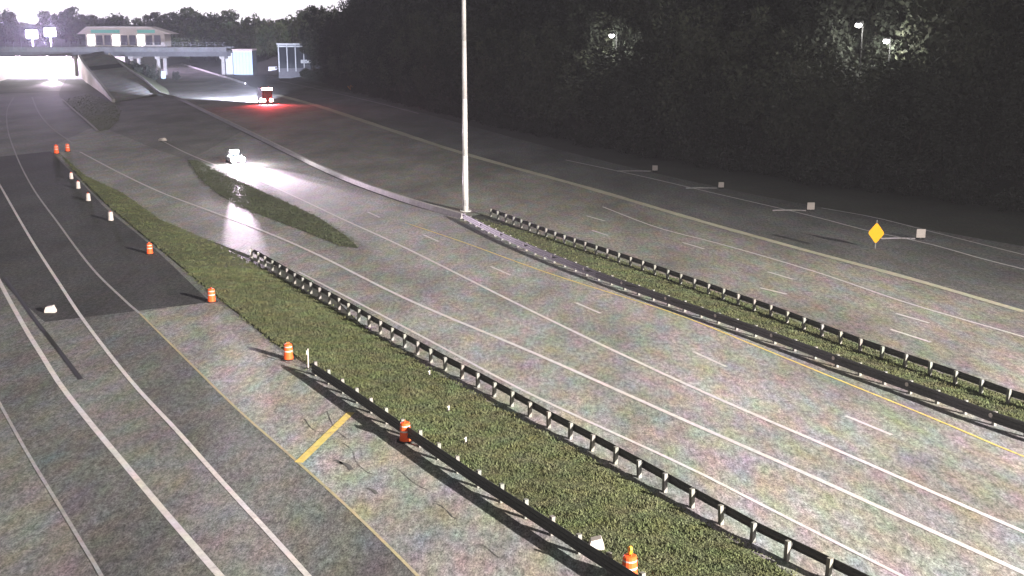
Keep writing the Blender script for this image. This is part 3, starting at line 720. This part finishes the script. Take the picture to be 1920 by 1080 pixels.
# blue panelled shed
Y = 452.; a, c = Yp(438, 137, Y), Yp(474, 137, Y); r = empty('shed', ((a.x+c.x)/2, Y, 0)); tag(r, 'tall pale blue panelled shed front beside the far carriageway', 'building')
w_ = (c.x-a.x)/2; h_ = Yp(440, 92, Y).z
MB().box(-w_,w_,.1,8,-.1,h_-.6).build('wall', M['wall_dark'], r); MB().box(-w_-.2,w_+.2,-.1,8.2,h_-.597,h_).build('roof', M['concrete_pink'], r)
for k in range(6): MB().box(-w_+.1+k*w_/3, -w_+.02+(k+1)*w_/3, -.02,.095,.3,h_-1.2).build('panel', M['bluepanel'], r)
MB().box(-w_*1.8,-w_-.25,.5,6,-.1,h_*.85).build('side_wing', M['paleframe'], r)
MB().box(-w_,w_,-.03,.09,h_-1.15,h_-.65).build('lintel', M['creamwall'], r)
# white framed building
Y = 430.; a, c = Yp(522, 130, Y), Yp(602, 130, Y); r = empty('framed_building', ((a.x+c.x)/2, Y, 0)); tag(r, 'dark building with pale window frames half hidden at the edge of the wood', 'building')
w_ = (c.x-a.x)/2; h_ = Yp(530, 84, Y).z
MB().box(-w_,w_,.1,9,-.1,h_).build('wall', M['wall_dark'], r); MB().box(-w_-.3,.3,-.2,9.2,h_+.003,h_+.5).build('roof', M['paleframe'], r)
for k in range(5):
    x0 = -w_+.2+k*w_*.39; f = MB().box(x0+.3,x0+w_*.39-.1,.04,.097,h_*.3,h_-.8).build('window', M['glass'], r)
    MB().box(x0,x0+.28,-.05,.095,h_*.2,h_-.01).build('frame', M['paleframe'], f)
MB().box(-w_,w_*.9,-.05,.03,h_-.75,h_-.3).build('lintel', M['paleframe'], r)
MB().box(.5,w_,-.05,.03,h_*.45,h_*.55).build('ledge', M['paleframe'], r)
# parked van and red light
p = at(514, 136); r = empty('parked_van', p, R(4)); tag(r, 'small white van parked side on below the framed building', 'van')
MB().prism([(-2.1,.4),(-2.1,2.3),(1.2,2.3),(1.7,1.5),(2.2,1.3),(2.2,.4)], -.95, .95).build('body', M['carwhite'], r)
MB().prism([(.6,1.5),(.6,2.1),(1.15,2.1),(1.55,1.5)], -.96, .96).build('side_window', M['glass'], r)
for x in (-1.4, 1.4):
    for y in (-.85, .85): wheel(r, x, y, .36, .22)
p = at(478, 140); r = empty('red_beacon', p); tag(r, 'glowing red beacon on a short post right of the pale blue shed', 'beacon')
MB().tube((0,0,0),(0,0,2.0),.08,.06).build('post', M['signback'], r); MB().lathe([(.3,2.0),(.42,2.2),(.42,2.6),(.2,2.9)], 12).build('lens', mat('beacon_lens', (.8,.1,.15), var=0, emit=(1,.2,.25), estr=1.6), r)
# orange sign near the wood
p = at(657, 172); r = empty('construction_sign', p, R(5)); tag(r, 'dim orange diamond construction sign at the foot of the wood', 'sign')
MB().prism([(0,.6),(.85,1.45),(0,2.3),(-.85,1.45)], -.03, 0).build('sign_panel', M['signor'], r); MB().box(-.05,.05,.002,.06,0,2.0).build('post', M['post'], r)

# ------------------------------------------------------------------ trees
def crown_mesh(name, seed, rx, rz, zc, nclump, nleaf, leaf, m):
    g = np.random.default_rng(seed); V = []; Fc = []
    cl = []
    while len(cl) < nclump:
        p = g.uniform(-1, 1, 3); q = np.linalg.norm(p)
        if q > 1 or q < .35: continue
        p = p*np.array([rx, rx, rz]); 
        if p[2] < -rz*.55 and g.random() < .5: continue
        cl.append((p, g.uniform(.16,.34)*rx))
    P = np.empty((nclump*nleaf, 3)); k = 0
    for c_, r_ in cl:
        d = g.normal(size=(nleaf, 3)); d /= np.linalg.norm(d, axis=1)[:, None]
        P[k:k+nleaf] = c_ + d*r_*g.uniform(.55, 1.1, (nleaf, 1)); k += nleaf
    P[:, 2] += zc; N = len(P)
    u = g.normal(size=(N, 3)); u /= np.linalg.norm(u, axis=1)[:, None]
    v = np.cross(u, g.normal(size=(N, 3))); v /= np.linalg.norm(v, axis=1)[:, None]
    s = leaf*g.uniform(.6, 1.4, (N, 1))
    Q = np.stack([P-u*s, P-v*s*.6, P+u*s, P+v*s*.6], 1).reshape(-1, 3)
    me = bpy.data.meshes.new(name); me.vertices.add(4*N); me.vertices.foreach_set('co', Q.ravel())
    me.loops.add(4*N); me.loops.foreach_set('vertex_index', np.arange(4*N, dtype=np.int32))
    me.polygons.add(N); me.polygons.foreach_set('loop_start', np.arange(0, 4*N, 4, dtype=np.int32))
    me.update(calc_edges=True); me.materials.append(m); return me
def trunk_mesh(name, seed, h_, r_, rx):
    g = random.Random(seed); b = MB(); p = Vector((0,0,-.5)); k = 5
    pts = [p]
    for i in range(k): p = p + Vector((g.uniform(-.25,.25), g.uniform(-.25,.25), h_/k)); pts.append(p)
    for i in range(k): b.tube(pts[i], pts[i+1], r_*(1-.14*i), r_*(1-.14*(i+1)), 7)
    for i in range(7):
        a = g.uniform(0, 6.28); s_ = pts[g.randint(2, k)]; e = s_ + Vector((math.cos(a)*rx*.7, math.sin(a)*rx*.7, g.uniform(1.5, 4)))
        b.tube(s_, e, r_*.4, r_*.12, 5)
    return b.mesh(name, M['bark'])
kinds = []
for k in range(5):
    rx = (4.2, 5.2, 3.4, 5.8, 4.4)[k]; rz = (8.0, 8.8, 9.6, 7.8, 7.0)[k]
    kinds.append((crown_mesh('crown', 100+k, rx, rz, rz*.95+1.2, (70,85,60,90,75)[k], 60, .27, M['leaf_pale'] if k in (1, 4) else M['leaf']), trunk_mesh('trunk', 200+k, rz*1.1, .28, rx)))
def pix(x, y, z):
    dx, dy, dz = x, y, z-H; dep = dy*cp - dz*sp; return 960+F*dx/dep, 540-F*(dz*cp+dy*sp)/dep
def lamp_cut(x, y, z, s, rx=5.4, top=20.5):
    for px, py, Y in LAMPS:
        if y > Y+2: continue
        q = atY(px, py, y)
        if abs(x-q.x) < rx*s+.3: s_ = (q.z-1.0-z)/top; 
        else: continue
        if s_ < s: return max(.3, s_)
    return s
def zone(x, y):
    p_ = pix(x, y, 0)[0]
    return ('before the framed building' if p_ < 700 else 'left of the lamp mast' if p_ < 870 else 'just right of the lamp mast' if p_ < 1150 else
            'above the white marker panels' if p_ < 1500 else 'above the yellow diamond sign' if p_ < 1800 else 'at the far right edge')
def tree(x, y, z, k, s, label, group, kinds_=kinds, cat='tree', name='broadleaf_tree', sz=None):
    r = empty(name, (x, y, z), random.uniform(0, 6.28)); tag(r, label, cat, group); r.scale = (s, s, sz or s)
    link('trunk', kinds_[k][1], r); link('crown', kinds_[k][0], r); return r
edge = [(2300,455),(1920,402),(1600,357),(1400,327),(1200,293),(1000,254),(850,220),(700,182),(600,156),(560,146)]
EP = resample([at(*p) for p in edge], 6.2)
rowz = [(0, 1.0, 'dark broadleaf tree in the front row of the wood on the right'), (8, 1.08, 'dark broadleaf tree in the second row of the wood on the right'), (17, 1.3, 'dark broadleaf tree deep in the wood on the right slope'), (28, 1.62, 'tall dark tree high on the slope behind the wood')]
LAMPS = [(1147, 66, 203), (1610, 46, 158), (1662, 76, 160)]
for off, s, lab in rowz:
    for i, p in enumerate(EP):
        x = p.x + FN.x*(off+5.5) + random.uniform(-2,2); y = p.y + FN.y*(off+5.5) + random.uniform(-2,2)
        s0 = s*random.uniform(.74 if off < 15 else .92,1.24); tree(x, y, hgt(x, y), random.randrange(5), s0, lab.replace('the wood on the right slope','the wood').replace('the wood on the right','the wood').replace('behind the wood edge','of the wood')+' '+zone(x, y), 'trees of the dark wood on the right', sz=lamp_cut(x, y, hgt(x, y), s0))
# understorey brush along the wood edge
bush_k = [(crown_mesh('foliage', 300+k, 2.2, 1.5, 1.2, 26, 50, .16, M['leaf']), trunk_mesh('stem', 310+k, 1.5, .08, 1.2)) for k in range(3)]
for i, p in enumerate(resample([at(*p) for p in edge], 4.4)):
    x = p.x + FN.x*1.2 + random.uniform(-1,1); y = p.y + FN.y*1.2 + random.uniform(-1,1)
    r = empty('bush', (x, y, hgt(x, y)), random.uniform(0,6)); tag(r, 'low dark bush at the foot of the wood '+zone(x, y), 'bush', 'bushes along the foot of the wood'); s = random.uniform(.7,1.35); r.scale = (s,s,s)
    q = random.choice(bush_k); link('stem', q[1], r); link('foliage', q[0], r)
# bushes by the piers and on the embankment
for k, (px, py, s) in enumerate(((252,146,1.5),(262,150,1.7),(274,152,1.6),(283,150,1.3),(330,150,.8),(560,140,1.6),(585,146,1.7),(545,136,1.4))):
    p = at(px, py); r = empty('bush', p, k); tag(r, ('dark bush growing between the bridge piers' if k < 5 else 'dark bush in front of the framed building'), 'bush', 'bushes between the bridge piers' if k < 5 else 'bushes before the framed building'); r.scale = (s,s,s*1.3)
    q = bush_k[k % 3]; link('stem', q[1], r); link('foliage', q[0], r)
# far trees
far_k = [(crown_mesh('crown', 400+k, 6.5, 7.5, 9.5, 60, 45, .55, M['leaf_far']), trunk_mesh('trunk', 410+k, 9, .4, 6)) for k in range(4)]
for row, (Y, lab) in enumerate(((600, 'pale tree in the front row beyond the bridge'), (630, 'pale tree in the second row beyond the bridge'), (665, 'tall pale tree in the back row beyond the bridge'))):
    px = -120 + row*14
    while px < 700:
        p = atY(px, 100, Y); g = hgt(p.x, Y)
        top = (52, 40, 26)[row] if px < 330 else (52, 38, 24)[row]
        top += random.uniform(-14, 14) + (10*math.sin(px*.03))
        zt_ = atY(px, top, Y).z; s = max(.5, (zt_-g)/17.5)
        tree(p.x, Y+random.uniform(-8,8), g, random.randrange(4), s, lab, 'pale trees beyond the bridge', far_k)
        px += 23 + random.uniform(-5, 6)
# lamps shining through the leaves
for (px, py, Y), lab in zip(LAMPS, ('bright street lamp shining through leaves above the lamp mast road', 'street lamp glowing high in the wood at the top right', 'twin glow street lamp shining through leaves in the right of the wood')):
    # just in front of the crowns that surround it
    pt = atY(px, py, Y); g = hgt(pt.x, Y); r = empty('street_lamp', (pt.x, Y, g)); tag(r, lab, 'street lamp', 'street lamps among the trees')
    h_ = pt.z-g
    MB().tube((.9,1.2,-.2),(.9,1.2,h_+.5),.10,.07,8).build('pole', M['black'], r)
    MB().tube((.9,1.2,h_+.45),(0,0,h_+.35),.05,.05,6).build('arm', M['black'], r)
    MB().lathe([(.1,h_+.33),(.4,h_+.25),(.42,h_+.1)], 12).build('lamp_head', M['signback'], r)
    MB().lathe([(.38,h_+.098),(.40,h_-.15),(.22,h_-.38)], 12).build('lens', M['lamp'], r)
    l = bpy.data.lights.new('street_lamp_glow', 'POINT'); l.energy = 1500; l.color = (1,.98,.92); l.shadow_soft_size = .3
    o = bpy.data.objects.new('street_lamp_glow', l); C.objects.link(o); o.parent = r; o.location = (0,-.1,h_-.8)

# ------------------------------------------------------------------ haze
hz = MB().box(-700,500,-60,1000,-1.5,75).mesh('haze', M['concrete']); hz.materials.clear()
hm = bpy.data.materials.new('haze_air'); hm.use_nodes = True; tn = hm.node_tree; tn.nodes.clear()
ho = tn.nodes.new('ShaderNodeOutputMaterial'); hv = tn.nodes.new('ShaderNodeVolumePrincipled')
hv.inputs['Color'].default_value = (.95,.95,1,1); hv.inputs['Density'].default_value = .00024; hv.inputs['Anisotropy'].default_value = .3
tn.links.new(hv.outputs[0], ho.inputs['Volume']); hz.materials.append(hm)
tag(link('haze', hz), label='thin night haze hanging over the far roads', cat='haze', kind='stuff')
